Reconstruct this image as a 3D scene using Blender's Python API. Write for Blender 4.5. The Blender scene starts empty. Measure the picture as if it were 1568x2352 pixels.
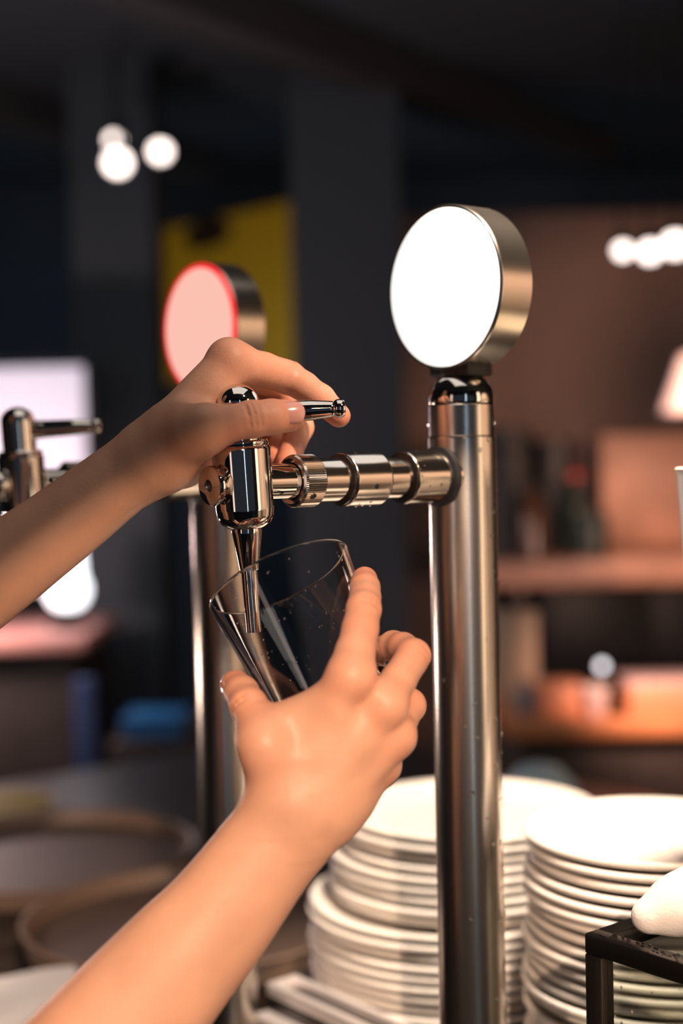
import bpy, bmesh, math, random
import numpy as np
from mathutils import Vector, Matrix
random.seed(4)
SC = bpy.context.scene
COL = SC.collection
PI = math.pi

# ------------------------------------------------------------------ camera
CZ = 1.5                       # eye height above the floor
FPX = 2352 * 50 / 36           # focal length in pixels of the 1568 x 2352 frame
PITCH, ROLL = math.radians(-2.0), math.radians(1.25)
FWD = Vector((0, math.cos(PITCH), math.sin(PITCH)))
R0 = Vector((1, 0, 0)); U0 = R0.cross(FWD)
RGT = R0 * math.cos(ROLL) - U0 * math.sin(ROLL)
UPV = R0 * math.sin(ROLL) + U0 * math.cos(ROLL)
CAM = Vector((0, 0, CZ))
cam = bpy.data.cameras.new('camera'); cam_ob = bpy.data.objects.new('camera', cam); COL.objects.link(cam_ob)
cam.sensor_fit = 'VERTICAL'; cam.sensor_height = 36; cam.sensor_width = 24; cam.lens = 50
cam.clip_start = .02; cam.clip_end = 60
cam.dof.use_dof = True; cam.dof.focus_distance = .785; cam.dof.aperture_fstop = 2.8; cam.dof.aperture_blades = 9
m = Matrix((RGT, UPV, -FWD)).transposed().to_4x4(); m.translation = CAM
cam_ob.matrix_world = m
SC.camera = cam_ob


def P(px, py, d):
    """world point seen at pixel (px, py) of the 1568 x 2352 frame, d metres ahead"""
    return CAM + (FWD + RGT * ((px - 784) / FPX) - UPV * ((py - 1176) / FPX)) * d


# ------------------------------------------------------------------ world, exposure, lights
W = bpy.data.worlds.new('world'); SC.world = W; W.use_nodes = True
W.node_tree.nodes['Background'].inputs[0].default_value = (.62, .76, 1.0, 1)
W.node_tree.nodes['Background'].inputs[1].default_value = .036
SC.view_settings.view_transform = 'Standard'; SC.view_settings.look = 'None'
SC.view_settings.exposure = 0; SC.view_settings.gamma = 1; SC.view_settings.use_curve_mapping = False
SC.cycles.use_denoising = True


def lamp(kind, name, loc, aim, power, col, **kw):
    l = bpy.data.lights.new(name, kind); o = bpy.data.objects.new(name, l); COL.objects.link(o)
    o.location = loc; l.energy = power; l.color = col
    if aim is not None:
        o.rotation_euler = (Vector(aim) - Vector(loc)).to_track_quat('-Z', 'Y').to_euler()
    for k, v in kw.items(): setattr(l, k, v)
    return o


lamp('SPOT', 'key_spotlight', (.18, -.60, CZ + .45), (.06, .72, CZ - .34), 122, (1, .68, .47), spot_size=math.radians(27.4), spot_blend=.05, shadow_soft_size=.02)
lamp('SPOT', 'finger_fill_spot', (.55, .20, CZ + .75), (-.004, .80, CZ + .055), 75, (1, .70, .52), spot_size=math.radians(7.2), spot_blend=.5, shadow_soft_size=.03)  # added spot, brightens only the fingers on the lever
lamp('SPOT', 'plate_heat_lamp', (.24, .70, 2.25), (.16, 1.08, 1.16), 130, (1, .80, .62), spot_size=math.radians(32), spot_blend=.4, shadow_soft_size=.06)
lamp('AREA', 'column_streak_area', (2.0, -.25, 1.25), (0, .85, 1.25), 7.0, (1, .74, .50), shape='RECTANGLE', size=.42, size_y=2.3)  # added tall panel, puts the warm streak on the steel columns
lamp('AREA', 'ceiling_panel_lamp', (.1, .75, 2.65), (.1, .76, 1.3), 3.6, (1, .91, .82), shape='RECTANGLE', size=1.0, size_y=1.2)
lamp('AREA', 'chrome_glint_area', (.62, -1.7, 1.5), (0, .8, 1.4), 1.5, (.60, .82, 1), shape='RECTANGLE', size=.08, size_y=1.7)  # added strip out of view, gives the chrome its cool glint
lamp('AREA', 'pink_reflection_area', (-1.5, -1.05, 1.5), (0, .9, 1.4), 1.6, (1, .74, .64), shape='RECTANGLE', size=.25, size_y=1.4)  # added panel, makes the pinkish reflection in the columns
lamp('AREA', 'cool_hall_fill', (-.4, 2.3, 2.0), (-.2, 6.0, 2.6), 4, (.70, .82, 1), shape='RECTANGLE', size=2.6, size_y=.5)  # added cool fill, lifts the dark pillars and ceiling
lamp('AREA', 'cool_rear_fill', (-.6, 4.8, 1.7), (-.6, 6.2, 2.1), 3, (.62, .78, 1), shape='RECTANGLE', size=3.2, size_y=.6)  # added cool fill behind the pillars for the back wall
lamp('SPOT', 'right_wall_bounce', (2.5, .3, 2.3), (4.2, .4, 1.3), 420, (1, .74, .54), spot_size=math.radians(100), spot_blend=.6, shadow_soft_size=.1)  # added spot, warms the side wall for the medallion's reflections
lamp('SPOT', 'shelf_lamp', P(1640, 900, 3.15), (1.0, 4.6, 1.45), 30, (1, .56, .38), spot_size=math.radians(74), spot_blend=.5, shadow_soft_size=.08)
lamp('SPOT', 'bar_top_fill', P(1520, 1400, 2.72), (.75, 3.25, 1.0), 15, (1, .58, .44), spot_size=math.radians(80), spot_blend=.5, shadow_soft_size=.05)  # added fill for the rear bar top, no fixture there
lamp('POINT', 'tray_fill', (-.60, 1.40, 1.26), None, 2.6, (1, .78, .68), shadow_soft_size=.04)  # added point fill for the trays and napkins
lamp('POINT', 'left_counter_fill', P(-150, 1260, 3.4), None, 15, (1, .74, .70), shadow_soft_size=.06)  # added fill that brightens the salmon counter


# ------------------------------------------------------------------ materials
def mat(name, col, rough=.5, metal=0., emit=None, estr=0., spec=.5, noise=0., nscale=20., bump=0., bscale=200., sss=0., aniso=0., coat=0.):
    M = bpy.data.materials.new(name); M.use_nodes = True
    nt = M.node_tree; b = nt.nodes['Principled BSDF']
    I = b.inputs
    I['Base Color'].default_value = (*col, 1); I['Roughness'].default_value = rough; I['Metallic'].default_value = metal
    I['Specular IOR Level'].default_value = spec
    I['Coat Weight'].default_value = coat
    if emit: I['Emission Color'].default_value = (*emit, 1); I['Emission Strength'].default_value = estr
    if sss:
        I['Subsurface Weight'].default_value = sss; I['Subsurface Radius'].default_value = (1, .35, .18); I['Subsurface Scale'].default_value = .004
    if aniso:
        I['Anisotropic'].default_value = aniso
        t = nt.nodes.new('ShaderNodeTangent'); t.direction_type = 'RADIAL'; t.axis = 'Z'
        nt.links.new(t.outputs[0], I['Tangent'])
    if noise or bump:
        tc = nt.nodes.new('ShaderNodeTexCoord')
    if noise:
        n = nt.nodes.new('ShaderNodeTexNoise'); n.inputs['Scale'].default_value = nscale; n.inputs['Detail'].default_value = 4
        nt.links.new(tc.outputs['Object'], n.inputs['Vector'])
        r = nt.nodes.new('ShaderNodeValToRGB')
        r.color_ramp.elements[0].position = .3; r.color_ramp.elements[1].position = .7
        r.color_ramp.elements[0].color = (*[c * (1 - noise) for c in col], 1)
        r.color_ramp.elements[1].color = (*[min(1, c * (1 + noise)) for c in col], 1)
        nt.links.new(n.outputs['Fac'], r.inputs[0]); nt.links.new(r.outputs[0], I['Base Color'])
    if bump:
        n2 = nt.nodes.new('ShaderNodeTexNoise'); n2.inputs['Scale'].default_value = bscale; n2.inputs['Detail'].default_value = 3
        nt.links.new(tc.outputs['Object'], n2.inputs['Vector'])
        bp = nt.nodes.new('ShaderNodeBump'); bp.inputs['Strength'].default_value = bump; bp.inputs['Distance'].default_value = .001
        nt.links.new(n2.outputs['Fac'], bp.inputs['Height']); nt.links.new(bp.outputs[0], I['Normal'])
    return M


def glassmat(name, ior=1.45, col=(1, 1, 1), rough=0.):
    M = bpy.data.materials.new(name); M.use_nodes = True; nt = M.node_tree
    nt.nodes.remove(nt.nodes['Principled BSDF'])
    g = nt.nodes.new('ShaderNodeBsdfGlass'); g.inputs['IOR'].default_value = ior; g.inputs['Color'].default_value = (*col, 1); g.inputs['Roughness'].default_value = rough
    nt.links.new(g.outputs[0], nt.nodes['Material Output'].inputs[0])
    return M


def panemat(name, tint):
    M = bpy.data.materials.new(name); M.use_nodes = True; nt = M.node_tree
    nt.nodes.remove(nt.nodes['Principled BSDF'])
    t = nt.nodes.new('ShaderNodeBsdfTransparent'); t.inputs[0].default_value = (*tint, 1)
    g = nt.nodes.new('ShaderNodeBsdfGlossy'); g.inputs['Roughness'].default_value = .03
    f = nt.nodes.new('ShaderNodeFresnel'); f.inputs[0].default_value = 1.45
    x = nt.nodes.new('ShaderNodeMixShader')
    gm = nt.nodes.new('ShaderNodeNewGeometry'); mu = nt.nodes.new('ShaderNodeMath'); mu.operation = 'SUBTRACT'; mu.use_clamp = True
    nt.links.new(f.outputs[0], mu.inputs[0]); nt.links.new(gm.outputs['Backfacing'], mu.inputs[1])      # reflect on the outer faces only
    nt.links.new(mu.outputs[0], x.inputs[0]); nt.links.new(t.outputs[0], x.inputs[1]); nt.links.new(g.outputs[0], x.inputs[2])
    nt.links.new(x.outputs[0], nt.nodes['Material Output'].inputs[0])
    return M


MAT = dict(
    steel=mat('brushed_steel', (.68, .61, .54), .25, 1, bump=.03, bscale=90),
    chrome=mat('chrome', (.72, .68, .64), .05, 1),
    satin=mat('satin_steel', (.66, .60, .54), .16, 1, bump=.04, bscale=120),
    black=mat('black_rubber', (.012, .013, .015), .45),
    hole=mat('dark_hole', (.006, .006, .007), .6),
    white_face=mat('lit_white_face', (.9, .9, .9), .4, emit=(1, 1, .98), estr=1.0),
    pink_face=mat('lit_pink_face', (.25, .06, .05), .4, emit=(1, .56, .46), estr=.95),
    red_edge=mat('lit_red_edge', (.8, .05, .04), .4, emit=(1, .02, .03), estr=1.0),
    skin=mat('skin', (.72, .40, .27), .46, noise=.10, nscale=28, bump=.16, bscale=520, sss=.14, spec=.38),
    nail=mat('fingernail', (.62, .31, .26), .22, spec=.5, coat=.3),
    hair=mat('dark_hair', (.03, .018, .012), .5, noise=.3, nscale=60),
    shirt=mat('black_shirt', (.02, .02, .024), .85, noise=.2, nscale=120),
    trousers=mat('dark_trousers', (.02, .025, .04), .9, noise=.2, nscale=90),
    shoe=mat('black_leather', (.015, .014, .013), .4),
    lip=mat('lip', (.55, .22, .2), .4),
    eye=mat('eye', (.7, .7, .68), .2),
    glass=glassmat('tumbler_glass', 1.46),
    water=glassmat('water', 1.33),
    pane=panemat('case_pane', (.90, .92, .90)),
    plate=mat('white_glazed_china', (.80, .75, .70), .28, spec=.5),
    darkmetal=mat('dark_bronze_metal', (.05, .043, .04), .26, .85, bump=.04, bscale=150),
    towel=mat('white_towel', (.86, .82, .80), .9, bump=.3, bscale=600),
    cream=mat('cream_ceramic', (.92, .86, .74), .4),
    tray=mat('brown_tray', (.115, .075, .058), .55, noise=.15, nscale=14),
    trayrim=mat('tray_rim', (.22, .15, .115), .45),
    counter=mat('counter_black_stone', (.03, .031, .035), .35, noise=.25, nscale=30),
    wood=mat('red_brown_wood', (.50, .27, .19), .45, noise=.25, nscale=9),
    darkwood=mat('dark_wood', (.05, .036, .03), .6, noise=.25, nscale=9),
    lit_tan=mat('lamplit_wall_tan', (.52, .28, .19), .5, noise=.3, nscale=5),  # warm lamplight on the wall, put into the colour
    orange=mat('orange_varnished_wood', (.72, .28, .12), .35, noise=.2, nscale=7),
    wall=mat('dark_navy_paint', (.055, .066, .085), .9, noise=.05, nscale=3),
    brownwall=mat('brown_plaster', (.205, .138, .112), .9, noise=.1, nscale=2.5),
    sidewall=mat('tan_plaster', (.42, .33, .27), .9, noise=.1, nscale=2),
    pillar=mat('black_paint', (.05, .06, .072), .8),
    ceil=mat('black_ceiling', (.05, .062, .075), .95, noise=.05, nscale=2),
    beam=mat('brown_beam', (.05, .046, .046), .9),
    floor=mat('dark_floor', (.04, .04, .042), .5, noise=.3, nscale=6),
    yellow=mat('yellow_board_glow', (.70, .34, .012), .6, emit=(.7, .36, .012), estr=.09),  # faint emission stands in for light falling on the board
    lightbox=mat('lit_lavender_panel', (.7, .66, .74), .5, emit=(.80, .72, .86), estr=.62),
    globe=mat('lit_globe', (.9, .9, 1), .4, emit=(.93, .95, 1), estr=3),
    bulb=mat('lit_bulb', (1, .9, .85), .4, emit=(1, .84, .76), estr=5),
    dimbulb=mat('dim_bulb', (1, .9, .85), .4, emit=(.75, .55, .50), estr=1.6),
    pinklamp=mat('lit_pink_shade', (.9, .7, .66), .5, emit=(.9, .56, .50), estr=.55),
    salmon=mat('salmon_counter', (.62, .30, .26), .5),
    greyglass=mat('grey_bottle_glass', (.25, .27, .30), .15),
    greenbottle=mat('dark_green_glass', (.008, .02, .015), .3),
    brownbottle=mat('brown_glass', (.10, .045, .02), .15),
    darkjar=mat('dark_jar', (.008, .009, .011), .5),
    red=mat('red_paint', (.45, .03, .04), .4),
    blue=mat('blue_plastic', (.02, .16, .42), .4),
    bluepost=mat('blue_lit_post', (.06, .10, .26), .4),  # blue light put into the post's own colour
    paleblue=mat('pale_blue_plastic', (.62, .82, .95), .35),
    beige=mat('beige_paper', (.50, .38, .27), .8),
    pinkpaper=mat('pink_paper', (.75, .55, .52), .7),
    copper=mat('copper_orange', (.85, .36, .20), .4),
    creamy=mat('cream_yellow', (.85, .72, .38), .4),
    paper=mat('white_paper', (.85, .85, .85), .8),
    steelbright=mat('bright_steel', (.85, .80, .80), .42, .6),
)


def skin_flush(M):
    """redder skin where the mesh attribute 'flush' says so: knuckles and finger ends"""
    nt = M.node_tree; b = nt.nodes['Principled BSDF']; src = b.inputs['Base Color'].links[0].from_socket
    a = nt.nodes.new('ShaderNodeAttribute'); a.attribute_name = 'flush'
    x = nt.nodes.new('ShaderNodeMix'); x.data_type = 'RGBA'; x.blend_type = 'MULTIPLY'
    nt.links.new(a.outputs['Fac'], x.inputs[0]); nt.links.new(src, x.inputs[6]); x.inputs[7].default_value = (.95, .62, .58, 1)
    nt.links.new(x.outputs[2], b.inputs['Base Color'])


skin_flush(MAT['skin'])


# ------------------------------------------------------------------ mesh helpers
class MB:
    def __init__(s): s.v = []; s.f = []

    def add(s, vs, fs, M=None):
        o = len(s.v)
        for v in vs: s.v.append(tuple(M @ Vector(v)) if M else tuple(v))
        for f in fs: s.f.append(tuple(i + o for i in f))
        return s

    def lathe(s, prof, seg=48, M=None, close=False):
        vs, fs, rings = [], [], []
        pp = [prof[0]]
        for (r0, z0), (r1, z1) in zip(prof, prof[1:]):       # support loops keep long faces flat when smoothed
            L = math.hypot(r1 - r0, z1 - z0)
            if L > .004 * max(1, 0) and max(r0, r1) < .2:
                f = min(.2, .0006 / L)
                pp += [(r0 + (r1 - r0) * f, z0 + (z1 - z0) * f), (r1 + (r0 - r1) * f, z1 + (z0 - z1) * f)]
            pp.append((r1, z1))
        prof = pp
        for r, z in prof:
            if r < 1e-7: rings.append([len(vs)]); vs.append((0, 0, z)); continue
            rings.append(list(range(len(vs), len(vs) + seg)))
            for k in range(seg):
                a = 2 * PI * k / seg; vs.append((r * math.cos(a), r * math.sin(a), z))
        pairs = list(zip(rings, rings[1:]))
        if close: pairs.append((rings[-1], rings[0]))
        for A, B in pairs:
            for k in range(seg):
                k2 = (k + 1) % seg
                if len(A) == 1 and len(B) == 1: continue
                if len(A) == 1: fs.append((A[0], B[k2], B[k]))
                elif len(B) == 1: fs.append((A[k], A[k2], B[0]))
                else: fs.append((A[k], A[k2], B[k2], B[k]))
        return s.add(vs, fs, M)

    def box(s, lo, hi, M=None, bev=0.):
        bm = bmesh.new(); bmesh.ops.create_cube(bm, size=1)
        for v in bm.verts: v.co = Vector([lo[i] + (hi[i] - lo[i]) * (v.co[i] + .5) for i in range(3)])
        if bev: bmesh.ops.bevel(bm, geom=bm.edges[:], offset=bev, segments=2, affect='EDGES', profile=.5)
        bm.verts.index_update()
        s.add([tuple(v.co) for v in bm.verts], [tuple(v.index for v in f.verts) for f in bm.faces], M); bm.free()
        return s

    def build(s, name, material, parent=None, sharp=35, loc=None):
        me = bpy.data.meshes.new(name); me.from_pydata(s.v, [], s.f); me.update()
        bm = bmesh.new(); bm.from_mesh(me); bmesh.ops.recalc_face_normals(bm, faces=bm.faces[:])
        ca = math.radians(sharp)
        for f in bm.faces: f.smooth = True
        for e in bm.edges: e.smooth = not (len(e.link_faces) == 2 and e.calc_face_angle(0) > ca)
        bm.to_mesh(me); bm.free()
        me.materials.append(material)
        o = bpy.data.objects.new(name, me); COL.objects.link(o)
        if parent: o.parent = parent
        if loc is not None: o.location = loc
        return o


def axisM(p, d):
    """matrix that puts +Z along d, origin p"""
    M = Vector(d).normalized().to_track_quat('Z', 'Y').to_matrix().to_4x4(); M.translation = Vector(p); return M


def rodprof(r, l, bev=.0005):
    return [(0, 0), (r - bev, 0), (r, bev), (r, l - bev), (r - bev, l), (0, l)]


def tag(o, label, cat, group=None, kind=None):
    if label: o['label'] = label
    if cat: o['category'] = cat
    if group: o['group'] = group
    if kind: o['kind'] = kind
    return o


def thing(name, label, cat, loc=(0, 0, 0), rotz=0, group=None):
    o = bpy.data.objects.new(name, None); COL.objects.link(o); o.empty_display_size = .05
    o.location = loc; o.rotation_euler = (0, 0, rotz)
    return tag(o, label, cat, group)


def struct(o):
    o['kind'] = 'structure'; return o


def copy_tree(o, parent=None):
    c = o.copy(); COL.objects.link(c); c.parent = parent
    for ch in o.children: copy_tree(ch, c)
    return c


# ------------------------------------------------------------------ bar axes
BA = math.atan2(-.629, -.777)                  # direction the taps point, towards the bartender
B = Vector((math.cos(BA), math.sin(BA), 0)); RR = Vector((-.629, .777, 0))   # RR: along the row of towers, away
CTOP = CZ - .62                                # counter top height


def BP(u, v, z):
    """point u metres in from the bartender side (along -B), v metres along the row"""
    return Vector((-B.x * u + RR.x * v, -B.y * u + RR.y * v, z))


BM = Matrix((-B, RR, Vector((0, 0, 1)))).transposed().to_4x4()

# ------------------------------------------------------------------ structure
def sbox(name, lo, hi, m, bev=0): return struct(MB().box(lo, hi, bev=bev).build(name, MAT[m]))


def pxbox(x0, y0, x1, y1, d, dep):
    a, b = P(x0, y1, d), P(x1, y0, d)
    return (a.x, a.y, a.z), (b.x, a.y + dep, b.z)


sbox('floor', (-4.2, -3.5, -.1), (4.2, 6.4, 0), 'floor')
sbox('ceiling', (-4.2, -3.5, 2.72), (4.2, 6.4, 2.82), 'ceil')
sbox('wall_back', (-4.2, 6.2, 0), (4.2, 6.4, 2.72), 'wall')
sbox('wall_left', (-4.3, -3.5, 0), (-4.2, 6.4, 2.72), 'wall')
sbox('wall_right', (4.2, -3.5, 0), (4.3, 6.4, 2.72), 'sidewall')
lo, hi = pxbox(905, 480, 2100, 1900, 4.6, .12)
sbox('wall_alcove', (lo[0], lo[1], 0), (hi[0], hi[1], hi[2]), 'brownwall')
lo, hi = pxbox(700, 0, 905, 2000, 4.3, .3)
sbox('pillar', (lo[0], lo[1], 0), (hi[0], hi[1], 2.72), 'pillar')
lo, hi = pxbox(205, 0, 345, 2000, 4.3, .3)
sbox('pillar.001', (lo[0], lo[1], 0), (hi[0], hi[1], 2.72), 'pillar')
for k, (x, a) in enumerate(((-1.25, .5), (.1, .62), (1.5, .4))):
    Mx = Matrix.Translation((x, 4.2, 2.66)) @ Matrix.Rotation(-a, 4, 'Z')
    struct(MB().box((-.06, -2.4, -.06), (.06, 1.6, .07), Mx).build('beam' if k == 0 else 'beam.%03d' % k, MAT['beam']))

# the counter that carries towers, plates and case
ct = thing('bar_counter', 'long dark stone bar counter under the taps, plates and trays', 'counter')
MB().box((.27, -1.6, CTOP - .04), (2.05, 2.6, CTOP), BM, .004).build('counter_top', MAT['counter'], ct)
MB().box((.33, -1.56, 0), (2.0, 2.56, CTOP - .04), BM, .004).build('counter_body', MAT['darkwood'], ct)


# ------------------------------------------------------------------ beer towers
def droplets(zone, n, r=(.0006, .0016)):
    mb = MB()
    for _ in range(n):
        p, nrm = zone(); rr = random.uniform(*r)
        Mx = axisM(p, nrm) @ Matrix.Diagonal((rr, rr * random.uniform(.9, 1.5), rr * .55, 1))
        mb.lathe([(1, 0), (.8, .6), (.45, .9), (0, 1)], 8, Mx)
    return mb


def make_tower():
    z = lambda Z: CZ + Z - CTOP                # tower local height from eye-relative Z
    t = thing('beer_tap', '', 'beer tap', rotz=BA)
    H = z(.034)
    MB().lathe([(0, 0), (.046, 0), (.048, .002), (.048, .007), (.030, .012), (.0255, .018), (.0255, .02), (0, .02)], 56).build('base_flange', MAT['steel'], t)
    MB().lathe([(.0205, .018), (.0210, .02), (.0210, z(.0135)), (.0207, z(.0145)), (.0203, z(.0148)), (.0203, H - .0006), (.0198, H)], 72).build('column', MAT['steel'], t)
    cap = MB().lathe([(.0198, H + .0004), (.0201, H + .001)] + [(.0060 + .0141 * math.cos(a), H + .0035 + .0155 * math.sin(a)) for a in np.linspace(0, PI / 2, 12)] + [(0, H + .019)], 64).build('column_cap', MAT['chrome'], t)
    for a in (-.9, 2.2, 3.6):
        d = Vector((math.cos(a), math.sin(a), 0))
        MB().lathe([(0, 0), (.0022, 0), (.0024, .0006), (.0012, .0012), (.001, .0004), (0, .0004)], 14, axisM(d * .0200 + Vector((0, 0, H - .011)), d)).build('set_screw', MAT['chrome'], t)
    # medallion
    mz = z(.1055); x = Matrix.Rotation(PI / 2, 4, 'Y')
    MB().lathe([(0, 0), (.012, 0), (.013, .003), (.013, .008), (.008, .010), (0, .01)], 36, Matrix.Translation((0, 0, H + .0165))).build('medallion_neck', MAT['black'], t)
    MB().box((-.011, -.017, mz - .0545), (.011, .017, mz - .046), None, .0015).build('medallion_clamp', MAT['black'], t)
    R = .0503; Mx = Matrix.Translation((0, 0, mz)) @ x
    h = MB().lathe([(0, -.0135), (R - .0015, -.0135), (R, -.012), (R, .0125), (R - .0006, .0135), (R - .0018, .0135), (R - .0018, .0125), (0, .0125)], 96, Mx).build('medallion_housing', MAT['steel'], t)
    face = MB().lathe([(0, .0126), (R - .0020, .0126), (R - .0021, .0138), (R - .003, .0146), (0, .0150)], 96, Mx).build('medallion_face', MAT['white_face'], h)
    # cross arm
    bz = z(-.0100)
    def along(prof, seg=64): return MB().lathe(prof, seg, Matrix.Translation((0, 0, bz)) @ x)
    along([(.0112, .016), (.0185, .0185), (.0185, .0225), (.0163, .0235), (.0112, .0235)]).build('arm_gasket', MAT['black'], t)
    along([(0, .010), (.0158, .010), (.0158, .0495), (.0154, .0502), (.0112, .0502), (0, .0502)]).build('arm_socket', MAT['satin'], t)
    along([(.0122, .048), (.0152, .0502), (.0152, .0515), (.0122, .0520)]).build('collar_seal', MAT['darkmetal'], t)
    along([(.0122, .0495), (.0122, .0715)]).build('arm_tube', MAT['satin'], t)
    c = along([(.0122, .0700), (.0150, .0700), (.0158, .0712), (.0158, .0962), (.0154, .0970), (.0122, .0972)]).build('arm_collar', MAT['satin'], t)
    along([(.0122, .0965), (.0150, .0972), (.0150, .0990), (.0124, .0996)]).build('collar_seal', MAT['darkmetal'], t)
    d = Vector((0, math.sin(-.15), math.cos(-.15)))
    hd = Vector((0, math.cos(-.28), math.sin(-.28)))
    MB().lathe([(0, .0001), (.0016, .0001), (.0016, -.0006), (0, -.0006)], 16, axisM(Vector((.083, 0, bz)) + hd * .0158, hd)).build('screw_hole', MAT['hole'], c)
    along([(.0126, .0965), (.0126, .1195)]).build('arm_tube', MAT['satin'], t)
    # knurled ring: real ridges
    n = 84; mb = MB(); vs, fs = [], []
    prof = [(.0126, .1180), (.0143, .1184), (.0150, .1192), (.0150, .1318), (.0141, .1330), (.0128, .1338), (.0106, .1330), (.0100, .1290)]
    for q, (r, zz) in enumerate(prof):
        for k in range(n * 2):
            a = 2 * PI * k / (2 * n); dr = .0004 if (k % 2 and q in (2, 3)) else 0
            vs.append(((r - dr) * math.cos(a), (r - dr) * math.sin(a), zz))
    for q in range(len(prof) - 1):
        for k in range(2 * n):
            k2 = (k + 1) % (2 * n); fs.append((q * 2 * n + k, q * 2 * n + k2, (q + 1) * 2 * n + k2, (q + 1) * 2 * n + k))
    kr = mb.add(vs, fs, Matrix.Translation((0, 0, bz)) @ x).build('knurled_ring', MAT['satin'], t, sharp=12)
    hd = Vector((0, math.cos(-.62), math.sin(-.62)))
    MB().lathe([(0, .0001), (.0013, .0001), (.0016, .0004), (.0019, .0001), (.0019, -.0006), (0, -.0008)], 16, axisM(Vector((.127, 0, bz)) + hd * .0150, hd)).build('screw_hole', MAT['hole'], kr)
    along([(.0100, .1280), (.0100, .160)]).build('shank', MAT['chrome'], t)
    # tap, leaning a little
    T = Matrix.Translation((.166, 0, bz)) @ Matrix.Rotation(math.radians(3.2), 4, 'Y')
    pr = [(0, -.0252), (.0085, -.0252), (.0110, -.0246), (.0138, -.0222), (.0154, -.0188), (.0160, -.0145), (.0163, .0185), (.0156, .0200), (.0148, .0203), (0, .0203)]
    body = MB().lathe(pr, 64, T).build('tap_body', MAT['chrome'], t)
    MB().lathe([(.0110, .0198), (.0150, .0200), (.0154, .0210), (.0154, .0222), (.0146, .0232), (.0118, .0232)], 56, T).build('body_ring', MAT['chrome'], t)
    MB().lathe([(0, .022), (.0118, .022), (.0118, .0440)] + [(.0118 * math.cos(a), .0440 + .0100 * math.sin(a)) for a in np.linspace(0, PI / 2, 10)], 56, T).build('lever_housing', MAT['chrome'], t)
    kn = MB().lathe([(.0066, .010), (.0066, .0170), (.0080, .0180), (.0103, .0184), (.0110, .0192), (.0110, .0212), (.0104, .0224), (.0035, .0230), (.0030, .0226), (.0028, .0212), (0, .0212)], 48, T @ x).build('flow_knob', MAT['chrome'], t)
    MB().lathe([(0, .0213), (.0027, .0213), (.0027, .0218), (0, .0218)], 20, T @ x).build('knob_recess', MAT['hole'], kn)
    MB().lathe([(.0080, -.0245), (.0084, -.0256), (.0082, -.0275), (.0055, -.0478), (.0051, -.0482), (.0044, -.0482)], 40, T).build('spout', MAT['chrome'], t)
    MB().lathe([(.0044, -.040), (.0044, -.0826), (.0037, -.0828), (.0036, -.0820), (.0036, -.045)], 36, T).build('spout_tube', MAT['chrome'], t)
    # lever
    dirw = Vector((1, -.02, .04)).normalized()
    dl = Matrix.Rotation(-BA, 3, 'Z') @ dirw
    base = T @ Vector((0, 0, .0372))
    L = MB().lathe([(0, .004), (.0062, .004), (.0066, .014), (.0062, .020), (.0056, .040), (.0044, .0512), (.0040, .0520), (.0048, .0530), (.0052, .0545), (.0052, .0565), (.0042, .0580), (.0015, .0586), (0, .0586)], 40, axisM(base, dl))
    L.build('lever', MAT['chrome'], t)
    # condensation on column and arm
    def zc():
        a = random.gauss(2.2, .8); d = Vector((math.cos(a), math.sin(a), 0))
        return d * .0210 + Vector((0, 0, random.uniform(.05, H - .02))), d
    dr = droplets(zc, 110).build('droplets', MAT['water'], t); dr['kind'] = 'stuff'
    def za():
        xx = random.choice((random.uniform(.024, .049), random.uniform(.072, .095))); a = random.uniform(0, 2 * PI)
        d = Vector((0, math.cos(a), math.sin(a))); return Vector((xx, 0, bz)) + d * .0158, d
    dr = droplets(za, 26, (.0005, .0011)).build('arm_droplets', MAT['water'], t); dr['kind'] = 'stuff'
    return t, face


p1 = P(1066, 1300, .885); p2 = P(513, 1600, 1.115)
tower, face1 = make_tower()
tower2 = copy_tree(tower)
tower.location = (p1.x, p1.y, CTOP); tower2.location = (p2.x, p2.y, CTOP)
tag(tower, 'steel beer tap column with a lit white round medallion, its lever held by a hand', 'beer tap', 'beer taps on the counter')
tag(tower2, 'steel beer tap column with a red-edged pink lit medallion, behind the raised arm', 'beer tap', 'beer taps on the counter')
for ch in tower2.children_recursive:
    if ch.name.startswith('medallion_face'):
        ch.data = ch.data.copy(); ch.data.materials[0] = MAT['pink_face']
        ch['label'] = 'pink lit face with red edge'
        hs = ch.parent
        mz = CZ + .1055 - CTOP
        MB().lathe([(.0462, .0149), (.0476, .0152), (.0490, .0150), (.0497, .0142), (.0499, .0130), (.0470, .0130)], 96, Matrix.Translation((0, 0, mz)) @ Matrix.Rotation(PI / 2, 4, 'Y')).build('medallion_edge', MAT['red_edge'], hs)['label'] = 'glowing red edge'
face1['label'] = 'glowing white face'

# ------------------------------------------------------------------ beer glass
rc = P(641, 1330, .778)
view = (rc - CAM).normalized()
side = view.cross(UPV).normalized(); upp = side.cross(view)
ang = math.radians(24.5); k = math.radians(18.5)
AX = ((side * -math.sin(ang) + upp * math.cos(ang)) * math.cos(k) + view * math.sin(k)).normalized()
GH = .087; gr, gb, th = .0413, .0310, .0022
outer = [(0, 0), (gb - .003, 0), (gb - .0006, .0008), (gb, .003)] + [(gb + (gr - gb) * f, .003 + (GH - .003) * f) for f in np.linspace(.1, 1, 14)]
top = [(gr - .0002, GH + .0005), (gr - th / 2, GH + .0009), (gr - th + .0002, GH + .0005)]
inner = [(gb - th + (gr - gb) * f, .003 + (GH - .003) * f) for f in np.linspace(1, .16, 14)] + [(gb - .004, .0115), (gb - .010, .0095), (0, .0085)]
g = MB().lathe(outer + top + inner, 96, axisM(rc - AX * GH, AX)).build('beer_glass', MAT['glass'])
tag(g, 'empty clear beer glass held tilted under the spout', 'glass')
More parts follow.
